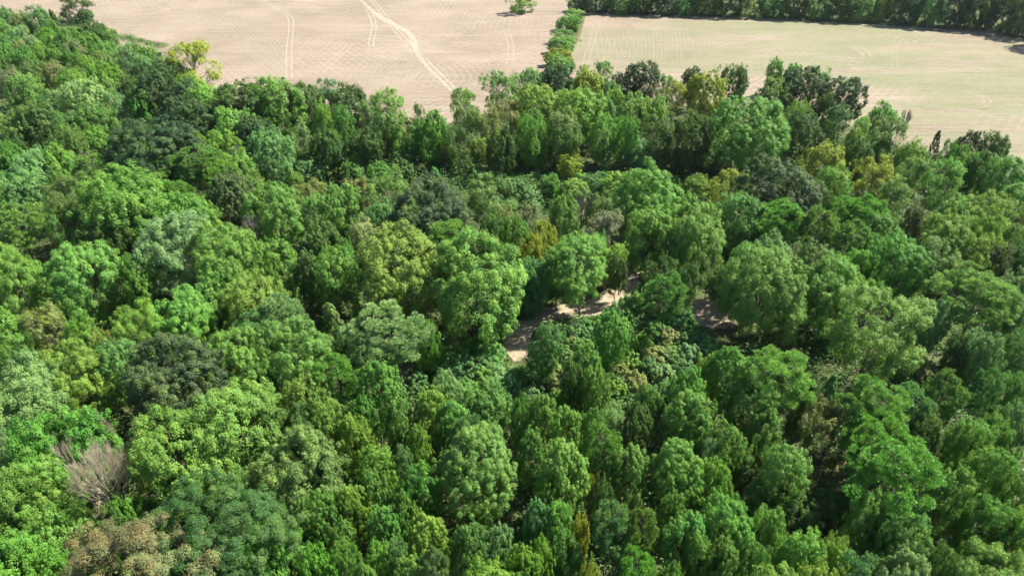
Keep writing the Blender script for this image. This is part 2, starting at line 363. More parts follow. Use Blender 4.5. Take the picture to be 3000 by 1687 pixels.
# ------------------------------------------------------------------ the trees: x of the crown, y of its top, its width (all in
# photo pixels, turned into metres on the ground below), kind and colour; '@' = y of its foot; '#' = a landmark's name
TREES = '''
-30 40 80 Rg;15 20 55 Rg;68 36 52 Ro;120 20 64 Rt;164 35 36 Kd;157 60 48 Rt;60 66 66 Fs;35 97 78 Rt;100 98 54 Fs;150 84 58 Ry;
215 84 90 Rg;288 62 72 Rd;330 80 62 Fo;272 98 60 Rg;222 116 64 Fe;322 118 60 Rb;62 120 50 Fn;20 128 60 Rg;78 135 66 Rg;126 126 48 Rl;
170 140 56 Rb;216 138 56 Rg;300 146 62 Ro;372 134 50 Fs;404 124 50 Rl;440 132 54 Rl;420 152 64 Fs;8 165 60 Rd;270 160 58 Ry;110 172 74 Ro;
30 188 76 Fe;325 185 62 Ry;165 178 60 Fn;218 182 62 Fo;232 206 84 Ry;312 210 60 Rl;490 162 104 Rt;462 205 124 Ok;388 222 70 Od;550 215 62 Rb;565 122 140 FY#gold-tinged field-edge tree;
82 212 90 Rl;245 228 124 Rs;328 232 76 Fo;422 264 76 Rb;478 250 56 Ro;548 232 100 Ok;600 246 120 Ry;548 278 150 Ok;700 232 150 Od#dark mound-shaped field-edge tree;805 222 150 Rb;
688 310 116 Rl;655 380 92 Ry;745 335 100 Ok;110 288 124 Rd;22 330 92 Rl;160 262 62 Rt;280 300 100 Rg;340 268 70 Fs;200 332 84 Rt;455 344 236 Ok#broad blue-black oak;
215 372 112 Ro;292 372 80 Ry;350 404 60 Kg;402 392 72 Ro;462 408 66 Ok;585 388 62 Ry;790 372 130 Rt;700 424 60 Fe;40 372 60 Rd;
905 240 100 Rd;972 230 84 Ft;1032 245 100 Rd;1078 286 62 Fs;1132 256 124 Fl;945 300 56 Ry;1010 306 70 Rg;1236 306 60 Fd;1268 322 92 Rb#hanging bright green tree;
1196 346 104 Rb;1128 336 80 Rd;1080 366 92 Od;962 368 104 Rd;890 352 66 Fs;906 392 70 Fe;900 436 100 Rd;1360 250 84 Fl;1460 198 104 Fo;1365 302 104 Fo;1436 312 70 Fn;
1408 402 66 Ry;1338 368 84 Fd;1470 370 80 Rd;1040 420 110 Rd;1180 430 110 Rd;1290 430 90 Rd;
1560 193 60 Rs;1516 210 56 Fo;1628 184 90 Ok#dark round tree ending the hedgerow;1707 184 40 Fo;1762 176 58 Fl;1726 202 92 RY;1682 216 56 Ft;1782 226 62 Rt;1878 176 96 Ok#dark cone-shaped field-edge tree;1818 214 54 Ok;1945 218 48 Fl;1916 240 38 Fe;
2026 195 62 Ok;2062 208 100 RY;1982 232 68 FY;2150 185 82 Rd;1585 242 134 Ry;1702 254 136 Ry;1800 256 60 Ry;1856 276 92 Rl;1915 282 78 Ry;1782 290 62 Rt;
1492 290 86 Fn;1556 322 80 Rb;1640 306 110 Fo;1658 350 92 Fd;1768 336 80 Rl;1834 340 60 Rb;1448 376 96 Rd;1650 406 76 Rg;1882 406 104 Rt;1932 322 104 Fd;
2032 332 104 Rd;2196 276 196 Rb#tall bright green dome;1662 446 76 RY;1590 436 56 Fy;1762 426 52 Fy;1540 420 70 Rd;1475 440 76 Rd;1975 420 100 Rd;2080 430 110 Rd;
2268 172 50 Rg;2320 180 54 Rg;2398 188 62 Fl;2352 196 124 Ok#gappy bluish black tree;2477 220 108 Ok#round bluish black tree;2266 228 92 Ro;2412 270 62 Rd;2326 296 68 Ry;2346 318 108 Rd;2446 300 84 Fd;
2585 298 72 Rl;2604 345 112 Fo;2650 320 34 De;2520 332 58 Fl;2492 372 50 Ry;2572 386 62 Rg;2415 415 110 RY;2512 398 84 Rd;2738 386 28 Kk;2772 396 40 Fs;
2836 378 66 Ok;2902 388 76 Rd;2662 410 86 Ry;2794 418 52 Rb;2285 462 212 Om#broad grey oak;2432 470 112 Fl;2560 447 110 FY#round golden yellow tree;2606 512 96 Fo;2668 450 84 Fo;2764 470 112 Fl;
2824 440 66 Rg;2880 436 76 Rd;2946 450 110 Rl;2965 520 120 Fl;2900 545 130 Fy;2668 598 72 Om;2780 570 110 Rl;2755 624 150 Ry;2880 612 112 Ry;2975 612 66 Fe;
2958 652 90 Ro;2288 578 124 Nb;2396 602 104 Ng;2456 575 80 Nb;2532 570 110 Nb;2562 612 120 Rg;2492 642 104 Ng;2620 676 156 Rb;2722 690 130 Fo;2848 680 124 Ry;
2898 700 96 Om;2968 706 96 Rd;2242 682 108 Rs;2372 700 114 Ro;2500 716 104 Rb;2424 745 176 Rl;2240 724 208 Rl;2540 808 104 Rg;2560 835 250 Fl#huge pale loose-leaved tree;2868 780 190 Nl;
2722 862 96 Rs;2965 790 90 Rs;2960 872 100 Rt;2862 960 108 Rs;2960 960 90 Rt;2790 980 70 Rd;2280 1002 196 Nl#spreading pale right-hand pine;2350 1112 90 Rd;2418 1098 66 Kt;2562 1096 176 Nb;
2502 1150 120 Ng;2662 1122 110 Nt;2762 1082 100 Ng;2880 1076 76 Nt;2948 1075 96 Rg;2890 1190 84 Rl;2422 1166 150 Fr#brownish thin-leaved tree;2560 1198 172 Nb;2690 1210 112 Rd;2822 1214 108 Rl;2960 1160 96 Rt;
2286 1290 140 Rl;2228 1204 96 Rg;2612 1258 236 Nb#largest bright green pine;2520 1440 110 Rl;2622 1432 146 Rg;2768 1352 126 Rg;2886 1290 116 Rl;2972 1368 104 Rl;2876 1424 140 Rg;2962 1480 112 Ry;
2246 1482 92 Rl;2326 1556 128 Rl;2424 1572 96 Ry;2492 1618 104 Rt;2642 1512 134 Rg;2626 1602 140 Rs;2856 1560 190 Fl;2742 1590 104 Rd;2252 1640 146 Rl;2380 1646 130 Ry;2960 1640 130 Rl;2226 1388 96 Rt h7 b3.3;2340 1404 150 Rd h7 b3.3;2440 1420 110 Rd h7 b3.3;
8 414 84 Rg;56 420 70 Rb;110 436 108 Rs;190 420 90 Ry;206 466 96 Rl;162 482 76 Rt;290 450 108 Ng;262 432 50 Fe;318 438 34 Kk;344 446 58 Rg;
390 430 58 Fn;432 432 104 Nl;500 450 96 Nl;588 422 136 Ng;556 458 62 De#small brown leafless tree;634 464 92 Nb;694 427 108 Fl;724 476 84 Fo;450 502 110 Nl;524 524 88 Nb;
682 498 130 Om#blackish green oak;65 492 132 Rs;212 500 164 Fo#wispy dark-trunked tree;365 484 232 Rb#big bright green spreading tree;8 530 70 Nl;62 594 116 Nl;562 560 146 Rl;612 592 92 Rl;526 614 208 Rs;670 654 204 Rl;
748 624 58 De;12 690 100 Rl;60 735 154 Rl;246 702 186 Rl;420 746 106 Rb;195 600 120 Fd;340 620 110 Rd;655 770 136 Rb;762 793 180 Rf#yellow-orange tinged tree;
812 522 156 Rl;900 463 84 Rs;956 468 60 Ff;1030 464 80 Rg;1118 472 76 Rb;1186 474 34 Kb;1150 500 136 Fo;872 500 56 Ff;905 524 86 Fn;1000 538 112 Rl;
1062 512 104 Fn;922 566 76 Fl;1270 514 204 Om#big round grey-green oak;1276 492 46 Kt;1430 505 136 Fo;1116 586 100 Rt#small smooth teal-green tree;955 640 112 Rd;1020 704 64 Rb;938 656 80 Rf;1062 622 104 Fn;
1166 660 238 Rf;1322 636 126 Nb;1396 672 264 Rl#huge light green tree;1510 630 80 Rb;1440 620 66 Rt;1478 592 66 Fn;806 700 136 Rl;908 735 74 Pd#red-tipped dark narrow tree;982 720 134 Rl;
1595 640 80 RY;1560 696 72 RY;1612 508 62 Rb;1672 520 90 Ry;1735 512 60 Rt;1560 590 80 Fe;1652 564 82 Rl;1712 555 70 De;1762 560 88 Fo;1800 500 86 Ry;1905 482 186 Rl;
1990 560 104 Rl;1842 562 86 Fo;1770 612 104 Fe;1886 600 124 Rl;2040 600 156 Rl;2040 510 76 Ry;2130 484 108 FY;2154 560 140 Rg;2000 652 84 Rt;1752 676 60 Rt;
1788 706 84 Ry h10 b4;1806 752 54 Rd h9 b3.6;1690 682 180 Rl h15 b5.2#leafy tree standing in the bare path;1560 742 100 Rt;1630 730 80 Rt;1952 790 108 Ng;1930 740 90 Fd;2010 760 90 Fd;2172 702 94 Rl;2140 780 80 Rt h10 b4.5;2080 700 90 Fo;
828 858 134 Ns;870 930 200 Rl;780 950 110 Rl;985 1022 116 Nb;985 888 86 Ko;1050 874 50 Ky;1142 880 190 Ns#spreading pale pine by centre;1250 935 68 Rb;1014 952 110 Rd;915 1090 140 Rf;
800 1060 100 Rg;1110 1056 130 Pb;1062 1150 84 Pg;1322 1080 90 Rs;1262 1140 104 Py;866 1190 120 Rd;960 1150 110 Rf;1040 1212 104 Py;1170 1160 90 Pg;1332 1168 96 Pl;
1420 1104 140 Rg;1372 1210 108 Nt;1232 1246 70 Py;30 900 134 Rl;140 872 136 Fn;36 1010 72 Rg;254 928 96 Rb;300 946 60 Fn;90 1004 66 Rt;232 996 184 Ry;
104 1052 216 Rs#cream-topped tree;425 876 160 Fy;550 838 172 Rl;612 818 112 Rg;362 980 140 Ot;520 972 256 Om#broad dark foreground oak;690 956 186 Rl;742 914 112 Nt;690 1105 262 Rl#big yellow-green foreground tree;
175 1188 252 Rb;64 1140 110 Rt;14 1190 76 Rs;34 1252 80 Rs;525 1196 256 Rl;640 1300 150 Rl;330 1190 44 Dw;298 1240 200 Dw#big leafless grey tree;120 1322 210 Rl;392 1432 92 Rb;
328 1480 100 Rd;205 1476 140 Rl;66 1540 200 Rb;180 1610 120 Rb;415 1492 400 Or#big rust-brown oak;688 1396 336 Od#wide dark green foreground tree;792 1514 196 Rb;486 1656 108 Rs;562 1634 100 Rs;650 1652 84 Rs;
892 1248 236 Ro;836 1330 130 Ro;850 1440 104 Ro;945 1434 116 Pg;1042 1414 92 Py;1112 1300 116 Py;1100 1378 84 Pg;1240 1356 110 Pb;1182 1300 48 Ns;1410 1240 212 Pl;
1188 1446 76 Pg;1130 1482 100 Pg;1252 1504 122 Py;1172 1574 52 Ns;1272 1600 72 Ns;1372 1530 108 Pg;1462 1530 104 Rt;1112 1582 84 Py;1014 1520 80 Pg;1018 1584 78 Nl;
936 1598 100 Rb;1200 1624 104 Rl;1440 1636 190 Ry;1540 1590 96 Py;1080 1650 70 Pl;1600 940 104 Rt h11 b5#bluish green tree by bare path;1786 908 92 Pb;1712 1006 94 Pg;1676 1056 72 Pd;1740 1072 78 Pg;
2010 1070 112 Pb;2020 1130 124 Pl;2130 1012 116 Pb;2056 1036 78 Ry;2180 1108 120 Rg;1890 1118 84 Rg;1868 1180 86 Pd;1790 1170 92 Fs;1586 1150 84 Pl;1660 1190 96 Pl;
1722 1190 70 Pl;1526 1160 60 Rg;1762 1240 108 Nb#feathery bright green young pine;1548 1258 80 Pg;1645 1288 142 Pl;1850 1300 106 Pg;1978 1287 144 Pl;2078 1330 110 Ry#olive yellow foreground tree;2070 1286 62 Fs;1734 1378 50 FY;
1766 1412 66 Pd;1790 1466 110 Nt;1842 1430 62 Fo;1878 1480 86 Nl;1576 1468 86 Pt;1632 1456 84 Pl;1660 1560 84 Rg;1592 1586 80 Ry;1695 1514 58 RY;1958 1445 80 Pg;
2118 1450 152 Pb;2012 1490 120 Pg;2040 1560 84 Pl;2108 1574 86 Pl;1866 1616 120 Nb;1948 1644 80 Pb;1724 1660 66 RY;2186 1590 90 Rg;2120 1228 110 Rg;2160 1320 90 Rd h7 b3.3;2040 1220 80 Rg;
1525 -30 80 Fy@38#lone round field tree;232 -12 90 Fd@68#open dark field tree;256 24 46 Rt@66;
1690 -14 44 Rg@34;1684 24 62 Fl@64;1667 46 58 Rg@92;1652 88 66 Fl@128;1640 112 62 Rl@158;1634 142 62 RY@192;1628 160 64 Rl@222;1660 172 50 Rg@214;
1745 -45 80 Ok@36;1815 -35 80 Rg@38;1868 -50 70 Od@40;1935 -45 84 Ok@43;2000 -20 60 Rt@44;2060 -48 76 Rd@46;2128 -44 72 Ok@47;2192 -50 74 Ko@49;
2256 -28 72 Rt@50;2322 -50 76 Rd@53;2392 -30 74 Rg@56;2455 -44 74 Rd@59;2520 -30 72 Rg@62;2572 -30 54 RY@62;2630 -50 86 Ok@70;2704 -50 84 Rt@74;
2780 -50 84 Ok@79;2852 -50 84 Rd@84;2924 -45 84 Ok@92;2990 -30 84 Rd@108;3050 -5 84 Ok@140
'''
# low bushes that show as single mounds
SHRUBS = '''
1850 858 84 Sg;1800 884 70 St;1918 868 70 Sn;1992 888 92 St;1745 950 70 Ss;1832 905 66 Sg;1690 948 62 St;1872 976 76 Sb;1926 940 66 Sg;1675 984 50 Sn;
1960 962 62 Sn;2012 972 64 St;1922 1006 80 Sn;2012 1002 84 Ss;2046 952 60 St;1856 1084 74 Sn;1806 1050 56 Sn;1900 1044 70 St;1810 1112 56 Sy;1632 1094 70 Sn;
1578 1104 52 St;1330 1004 104 Sg;1298 1046 80 Sg;1396 1040 92 St;1470 1066 96 Ss;1222 1086 70 St;1360 1110 80 Sg;1265 1020 70 Sg;1462 1150 80 Sg;1740 1130 70 St;
1505 775 80 Sg;1530 850 84 Sg;1600 790 70 St;1545 860 60 Sy;1440 950 80 St;1430 1000 90 Sg;1390 980 70 Sb;1500 1110 64 St;1760 1010 60 Sg;2080 990 76 St;
2110 1010 60 Sd;1560 545 70 Ss;1620 530 50 St;1500 520 66 St;1760 500 44 St;1880 497 40 St;2040 505 48 Ss;1700 505 44 Sl;1830 505 40 Sy;1975 515 44 Sy;2100 520 50 Sg;
2702 1046 56 Ss;2702 1072 64 Sn;2884 1112 72 Sn;2640 1060 60 Sg;1450 500 60 St;1400 480 60 Sg;1330 470 52 Sg;2190 840 70 Sg;1945 842 60 Sd;1880 830 60 Sg;1720 935 60 Sg;1770 915 70 St;1820 930 60 Sl;1700 985 60 St;1650 1010 60 Ss;1730 975 64 Sl;1790 990 66 Sg;1960 1010 70 St;1840 1020 70 Sl;1765 1050 70 St;1620 1060 60 Sn;2060 1000 70 St;2090 1040 60 Sg;1990 1050 60 St;1940 1060 70 Ss;1700 1110 60 St;1640 1140 60 Sg;1920 1150 60 Sg;1960 1110 60 St;1480 1080 70 Sg;1520 1070 60 Sl;1550 1130 60 Ss;1420 1075 80 Sl;1345 1040 80 Ss
'''
COL = {'g': (.062, .180, .030), 'b': (.068, .225, .022), 'l': (.120, .260, .040), 'y': (.130, .250, .022), 'Y': (.235, .300, .025), 'd': (.050, .112, .020),
       'k': (.024, .064, .024), 'o': (.098, .155, .040), 't': (.056, .165, .052), 's': (.150, .260, .098), 'r': (.115, .120, .048), 'e': (.130, .112, .090),
       'n': (.230, .205, .080), 'm': (.052, .082, .030), 'f': (.118, .195, .028), 'w': (.4, .35, .3)}
_base = (.120, .228, .028)
COL = {k: (v if k in 'wYr' else tuple(1.2 * (a * .60 + b * .40) for a, b in zip(v, _base))) if k not in 'kdm' else tuple(a * .88 + b * .12 for a, b in zip(v, _base)) for k, v in COL.items()}
COL = {k: (v[0] * (.98 if k in 'gbltdsmkof' else 1), v[1], v[2] * 1.15) for k, v in COL.items()}
COLN = {'g': 'mid green', 'b': 'bright green', 'l': 'light yellow-green', 'y': 'olive yellow-green', 'Y': 'golden yellow', 'd': 'dark green', 'k': 'blue-black green',
        'o': 'dull olive', 't': 'bluish green', 's': 'silvery pale green', 'r': 'rusty brown', 'e': 'grey-brown', 'n': 'tan-flecked', 'm': 'dark grey-green', 'f': 'orange-flecked green', 'w': 'pale grey'}
FLK = {'g': .08, 'b': .06, 'l': .14, 'y': .14, 'Y': .40, 'd': .03, 'k': .0, 'o': .14, 't': .02, 's': .08, 'r': .40, 'e': .12, 'n': .3, 'm': .04, 'f': .16, 'w': 0}
KN = {'R': ('broadleaf_tree', 'round-topped tree'), 'O': ('oak_tree', 'dense domed tree'), 'P': ('poplar_tree', 'egg-shaped tree'), 'F': ('airy_tree', 'loose airy tree'), 'N': ('pine_tree', 'tufted pine'),
      'K': ('conifer_tree', 'pointed conifer'), 'D': ('bare_tree', 'leafless tree'), 'S': ('shrub', 'low bush')}
FULL = {
 'dark mound-shaped field-edge tree': 'dark mound-shaped tree, its back against the left corner of the brown field',
 'tall bright green dome': 'tall bright green domed tree dominating the edge of the greenish field',
 'dark cone-shaped field-edge tree': 'dark cone-shaped tree standing up alone against the pale greenish field',
 'gappy bluish black tree': 'bluish black tree with see-through gaps, left of the round bluish black one',
 'round bluish black tree': 'round bluish black tree standing furthest out against the greenish field',
 'gold-tinged field-edge tree': 'gold-tinged open-crowned tree leaning into the brown field at upper left',
 'dark round tree ending the hedgerow': 'dark round tree where the hedgerow between the fields meets the wood',
 'broad blue-black oak': 'broad blue-black dense oak in the upper left of the wood',
 'hanging bright green tree': 'bright green tree with hanging lobes against deep shade below the brown field',
 'broad grey oak': 'broad dark grey-green oak just below the greenish field edge trees',
 'round golden yellow tree': 'round golden yellow tree near the right end of the greenish field',
 'huge pale loose-leaved tree': 'huge light green loose-leaved tree in the right half of the wood',
 'spreading pale right-hand pine': 'spreading light green pine right of the bush mound, dead sticks below it',
 'brownish thin-leaved tree': 'brownish thin-leaved tree beside the largest bright green pine',
 'largest bright green pine': 'largest bright green pine with fluffy tufts near the lower right',
 'small brown leafless tree': 'small brown leafless tree with bare trunks left of the blackish oak',
 'blackish green oak': 'blackish green dense oak, darkest of the trees left of centre',
 'wispy dark-trunked tree': 'wispy dull olive tree showing its dark trunk on the left side',
 'big bright green spreading tree': 'big bright green spreading tree right of the wispy dark-trunked tree',
 'yellow-orange tinged tree': 'yellow-orange tinged bushy tree left of the red-tipped dark narrow tree',
 'big round grey-green oak': 'big round grey-green oak near the middle of the picture',
 'small smooth teal-green tree': 'small smooth teal-green tree left of the big round grey-green oak',
 'huge light green tree': 'huge light green tree just left of where the bare path begins',
 'red-tipped dark narrow tree': 'narrow dark tree wrapped in vines with a small red tip',
 'leafy tree standing in the bare path': 'leafy light green tree standing right in the bare dirt path',
 'spreading pale pine by centre': 'spreading silvery green pine left of the tip of the bare path',
 'cream-topped tree': 'cream-topped pale tree close to the left edge of the picture',
 'broad dark foreground oak': 'broad grey-green oak behind the big leafless grey tree',
 'big yellow-green foreground tree': 'big yellow-green tree up and right of the leafless grey tree',
 'big leafless grey tree': 'big leafless grey tree fanning its bare branches at lower left',
 'big rust-brown oak': 'big rust-brown and green oak at the lower left corner',
 'wide dark green foreground tree': 'wide dark green tree just right of the rust-brown oak',
 'bluish green tree by bare path': 'bluish green tree at the near tip of the bare dirt path',
 'feathery bright green young pine': 'feathery bright green young pine among poplars at lower centre',
 'olive yellow foreground tree': 'olive yellow tree with a deep shadow on its right, lower middle',
 'lone round field tree': 'lone round tree standing out in the brown field',
 'open dark field tree': 'open dark tree with visible limbs at the brown field corner, upper left'}

# ------------------------------------------------------------------ ground, fields, tracks
def sheet(name, pts, z, mt):
    me = bpy.data.meshes.new(name); me.from_pydata([(x, y, z) for x, y in pts], [], [tuple(range(len(pts)))]); me.update()
    me.materials.append(mt); o = structure(name, me)
    if me.polygons[0].normal.z < 0: me.flip_normals()
    return o
g = 2500
sheet('ground', [(-g, -g), (g, -g), (g, g), (-g, g)], 0, M_FLOOR)
def px_poly(pp): return [tuple(at(x, y)[:2]) for x, y in pp]
FIELD_L = [(-700, 55), (-100, 40), (180, 66), (300, 92), (352, 150), (470, 190), (560, 235), (620, 280), (700, 300), (880, 300), (960, 330), (1080, 335), (1240, 385), (1360, 385), (1480, 330), (1610, 240), (1655, 120), (1688, 30), (1722, -90), (1200, -230), (0, -200), (-700, -150)]
FIELD_R = [(1628, 225), (1690, 120), (1714, 36), (1900, 43), (2200, 50), (2500, 65), (2650, 76), (2900, 90), (2985, 110), (3060, 150), (3500, 260), (3800, 700), (3060, 560), (2900, 480), (2700, 450), (2560, 420), (2450, 380), (2300, 330), (1900, 300)]
sheet('mown_field', px_poly(FIELD_L), 0.02, M_FIELD_L)
sheet('greening_field', px_poly(FIELD_R), 0.02, M_FIELD_R)
GRASS = [(1350, 560), (1500, 508), (1700, 502), (1800, 516), (1880, 510), (2150, 518), (2200, 560), (2000, 600), (1500, 620)]
sheet('grass_clearing', px_poly(GRASS), 0.02, M_GRASS)
sheet('mound_grass', px_poly([(1640, 1130), (1640, 985), (1700, 945), (1850, 890), (1960, 905), (2060, 1000), (2060, 1130), (1700, 1200)]), 0.02, M_GRASS)

def strip(pp, wd, z, world_pts=None, seed=0, taper=True):
    """a ribbon of five columns lying on the ground, its 'edge' value 0 at both sides and 1 along the middle"""
    P = np.array([at(x, y)[:2] for x, y in pp]); n = len(P)
    seg = np.linalg.norm(np.diff(P, axis=0), axis=1); s = np.r_[0, np.cumsum(seg)]; k = max(8, int(s[-1] / 1.5)); u = np.linspace(0, s[-1], k)
    # smooth the polyline
    X = np.interp(u, s, P[:, 0]); Y = np.interp(u, s, P[:, 1]); q = max(1, int(k / n / 1.6)); ker = np.ones(2 * q + 1) / (2 * q + 1)
    X = np.convolve(np.pad(X, q, 'edge'), ker, 'valid'); Y = np.convolve(np.pad(Y, q, 'edge'), ker, 'valid')
    Wd = np.interp(u, s, wd) if np.ndim(wd) else np.full(k, wd)
    rg = np.random.default_rng(seed); wob = np.convolve(rg.normal(size=k + 8), np.ones(9) / 9, 'valid')
    d = unit(np.stack([np.gradient(X), np.gradient(Y)], 1)); nn = np.stack([-d[:, 1], d[:, 0]], 1); V, E = [], []
    for c, e in ((-1, 0), (-.55, .95), (0, 1), (.55, .95), (1, 0)):
        V.append(np.c_[np.stack([X, Y], 1) + nn * (c * Wd * (1 + .25 * wob))[:, None], np.full(k, z)]); E.append(np.full(k, e) * (np.minimum(1, np.minimum(np.arange(k), np.arange(k)[::-1]) / 3.0) if taper else 1))
    V = np.concatenate(V); E = np.concatenate(E); i = np.arange(k - 1)
    F = np.concatenate([np.stack([c * k + i, c * k + i + 1, (c + 1) * k + i + 1, (c + 1) * k + i], 1) for c in range(4)])
    return V, F, E
def strips(name, items, mt):
    Vs, Fs, Es, o = [], [], [], 0
    for j, (pp, wd, z) in enumerate(items):
        V, F, E = strip(pp, wd, z, seed=j); Vs.append(V); Fs.append(F + o); Es.append(E); o += len(V)
    me = np_mesh(name, np.concatenate(Vs), np.concatenate(Fs), mt, {'edge': np.concatenate(Es)})
    return structure(name, me)
def pair(pp, gap, w, z):
    P = np.array(pp, float); out = []
    G = np.array([at(x, y)[:2] for x, y in pp]); d = unit(np.gradient(G, axis=0)); nn = np.stack([-d[:, 1], d[:, 0]], 1)
    for sgn in (-1, 1):
        Q = G + nn * gap * .5 * sgn; qx, qy, _ = proj(np.c_[Q, np.zeros(len(Q))]); out.append((list(zip(qx, qy)), w, z + (.0003 if sgn > 0 else 0)))
    return out
main = [(1048, -8), (1078, 22), (1112, 50), (1150, 72), (1196, 92), (1212, 118), (1216, 142), (1232, 172), (1262, 208), (1300, 242), (1335, 275)]
items = [(main, [1.0, 1.3, 1.9, 2.1, 1.9, 1.8, 1.6, 1.3, 1.0, .8, .7], .030)]
zz = .034
def add(pp, gap=1.9, w=.34):
    global zz
    items.extend(pair(pp, gap, w, zz)); zz += .0007
add([(1085, -5), (1110, 25), (1135, 60), (1165, 95), (1195, 130), (1222, 165)])
add([(1072, 20), (1090, 50), (1096, 75), (1096, 95), (1085, 125), (1090, 145)])
add([(1232, 165), (1262, 198), (1300, 235), (1340, 278)], 2.2, .45)
add([(1215, 112), (1245, 128), (1262, 138), (1290, 150)], 1.8, .25)
add([(756, -6), (790, 14), (835, 36), (852, 50), (854, 80), (848, 130), (846, 180), (848, 240)])
add([(700, 47), (760, 46), (830, 48)], 2, .25)
add([(850, 0), (905, 4), (970, 10)], 1.6, .3)
add([(1380, 55), (1412, 60), (1418, 70), (1405, 78)], 1.8, .3)
add([(1240, 200), (1200, 228), (1160, 250)], 1.8, .25)
add([(1085, 165), (1150, 172), (1230, 180)], 1.6, .28)
add([(300, -5), (330, 30), (375, 45), (440, 48), (490, 30), (520, -5)], 2, .25)
add([(120, -3), (400, 10), (600, 4)], 1.8, .22)
add([(930, 225), (960, 190), (1010, 150), (1030, 120)], 2.2, .2)
add([(1480, 80), (1500, 140), (1490, 200)], 2, .2)
# the greenish field's tracks
main_items, items = items, []
add([(2425, 225), (2520, 222), (2620, 216), (2720, 211), (2880, 203)], 1.8, .42)
add([(1705, 215), (1718, 170), (1735, 120), (1745, 70), (1760, 48)], 2.0, .30)
add([(2640, 105), (2622, 135), (2620, 165), (2622, 205)], 1.8, .2)
add([(2420, 180), (2500, 190), (2510, 205), (2480, 222), (2410, 228)], 1.8, .25)
add([(2780, 118), (2860, 118), (2950, 117)], 1.8, .25)
add([(2790, 265), (2880, 280), (2900, 300), (2860, 318), (2790, 316)], 1.8, .3)
add([(2520, 290), (2660, 300), (2830, 325), (2900, 335), (2980, 370)], 2, .35)
add([(2660, 116), (2670, 128), (2690, 130)], 4, 1.2)
add([(2380, 160), (2440, 172), (2550, 180)], 4, .9)
add([(2500, 135), (2530, 150), (2545, 175)], 3, .8)
strips('wheel_tracks', main_items, M_TRACK); strips('field_wheel_tracks', items, M_RUT)
items = []; zz = .060; rt = random.Random(3)
for i in range(17): add([(1748 + i * 21 + rt.uniform(-4, 4), 66 + rt.uniform(0, 40)), (1740 + i * 22.5, 115), (1728 + i * 24, 150 + rt.uniform(-20, 45))], 1.6, .16)
for i in range(16):      # mower passes over the brown field: a grid near the wood, fans towards the track
    x = 930 + i * 26 + rt.uniform(-5, 5); add([(x, 285 + rt.uniform(-30, 0)), (x + 12, 235), (x + 26, 190 + rt.uniform(-20, 20))], 1.8, .13)
for i in range(9):
    y = 150 + i * 16 + rt.uniform(-4, 4); x0 = 900 + rt.uniform(-40, 120); add([(x0, y), (x0 + 200, y + 6), (x0 + 330 + rt.uniform(0, 140), y + 11)], 1.8, .15)
for i in range(12):
    a = 640 + i * 14; add([(a - 90 + i * 4, 20 + rt.uniform(0, 40)), (a, 95), (a + 70 - i * 2, 150), (836 + i * 1.5, 215 + rt.uniform(0, 30))], 1.8, .15)
for i in range(8):
    x = 1080 + i * 22; add([(x - 60, 262), (x, 215 - i * 3), (x + 70, 165 - i * 5)], 1.8, .13)
for i in range(7):
    q = i * 9; add([(330 - q, 20), (350, 40 + q * .7), (420, 56 + q), (500, 50 + q), (540 + q, 22)], 1.8, .14)
for i in range(14):
    y = 85 + i * 17 + rt.uniform(-5, 5); x0 = rt.uniform(1760, 2450); add([(x0, y), (x0 + 180, y + 5), (x0 + rt.uniform(260, 480), y + 13)], 2, .16)
strips('mower_tracks', items, M_RUT)
strips('field_margin', [([(335, 104), (380, 114), (440, 124), (500, 132)], 1.8, .026), ([(1240, 372), (1300, 382), (1370, 380), (1440, 352)], 3.0, .027), ([(90, 46), (160, 58), (240, 74), (300, 90)], 1.5, .028), ([(1716, 37), (2200, 51), (2500, 66), (2900, 92)], 1.6, .029), ([(1712, 38), (1700, 90), (1680, 140)], 1.0, .0285)], M_MARGIN)
path = [((1525, 1075), 1.2), ((1520, 1040), 2.2), ((1508, 1000), 3.0), ((1530, 960), 3.0), ((1580, 928), 2.6), ((1650, 912), 2.8), ((1730, 906), 2.6), ((1780, 886), 2.8), ((1822, 850), 2.8), ((1850, 800), 2.4), ((1830, 720), 2)]
path2 = [((1840, 840), 1.6), ((1930, 865), 2.2), ((2010, 895), 4.0), ((2070, 915), 5.2), ((2110, 945), 4.4), ((2135, 985), 2.4)]
M_PATH = None
def path_mat():
    m, n, N = mat('bare_path_dirt'); L = n.links.new
    geo = N('ShaderNodeNewGeometry'); c, h = dirt_cols(n, N, geo.outputs['Position'])
    a = N('ShaderNodeAttribute', attribute_name='edge'); nz = noise(n, N, geo.outputs['Position'], .45, 6, .7)
    f = rmp(n, N, math_(n, N, 'ADD', a.outputs['Fac'], math_(n, N, 'MULTIPLY', math_(n, N, 'SUBTRACT', nz, .5), 1.5)), (.3, BW0), (.45, BW1))
    p = N('ShaderNodeBsdfDiffuse'); L(c, p.inputs[0]); t = N('ShaderNodeBsdfTransparent'); mx = N('ShaderNodeMixShader')
    L(f, mx.inputs[0]); L(t.outputs[0], mx.inputs[1]); L(p.outputs[0], mx.inputs[2]); o = N('ShaderNodeOutputMaterial'); L(mx.outputs[0], o.inputs[0]); return m
strips('dirt_path', [([p for p, _ in path], [w for _, w in path], .05), ([p for p, _ in path2], [w for _, w in path2], .056)], path_mat())

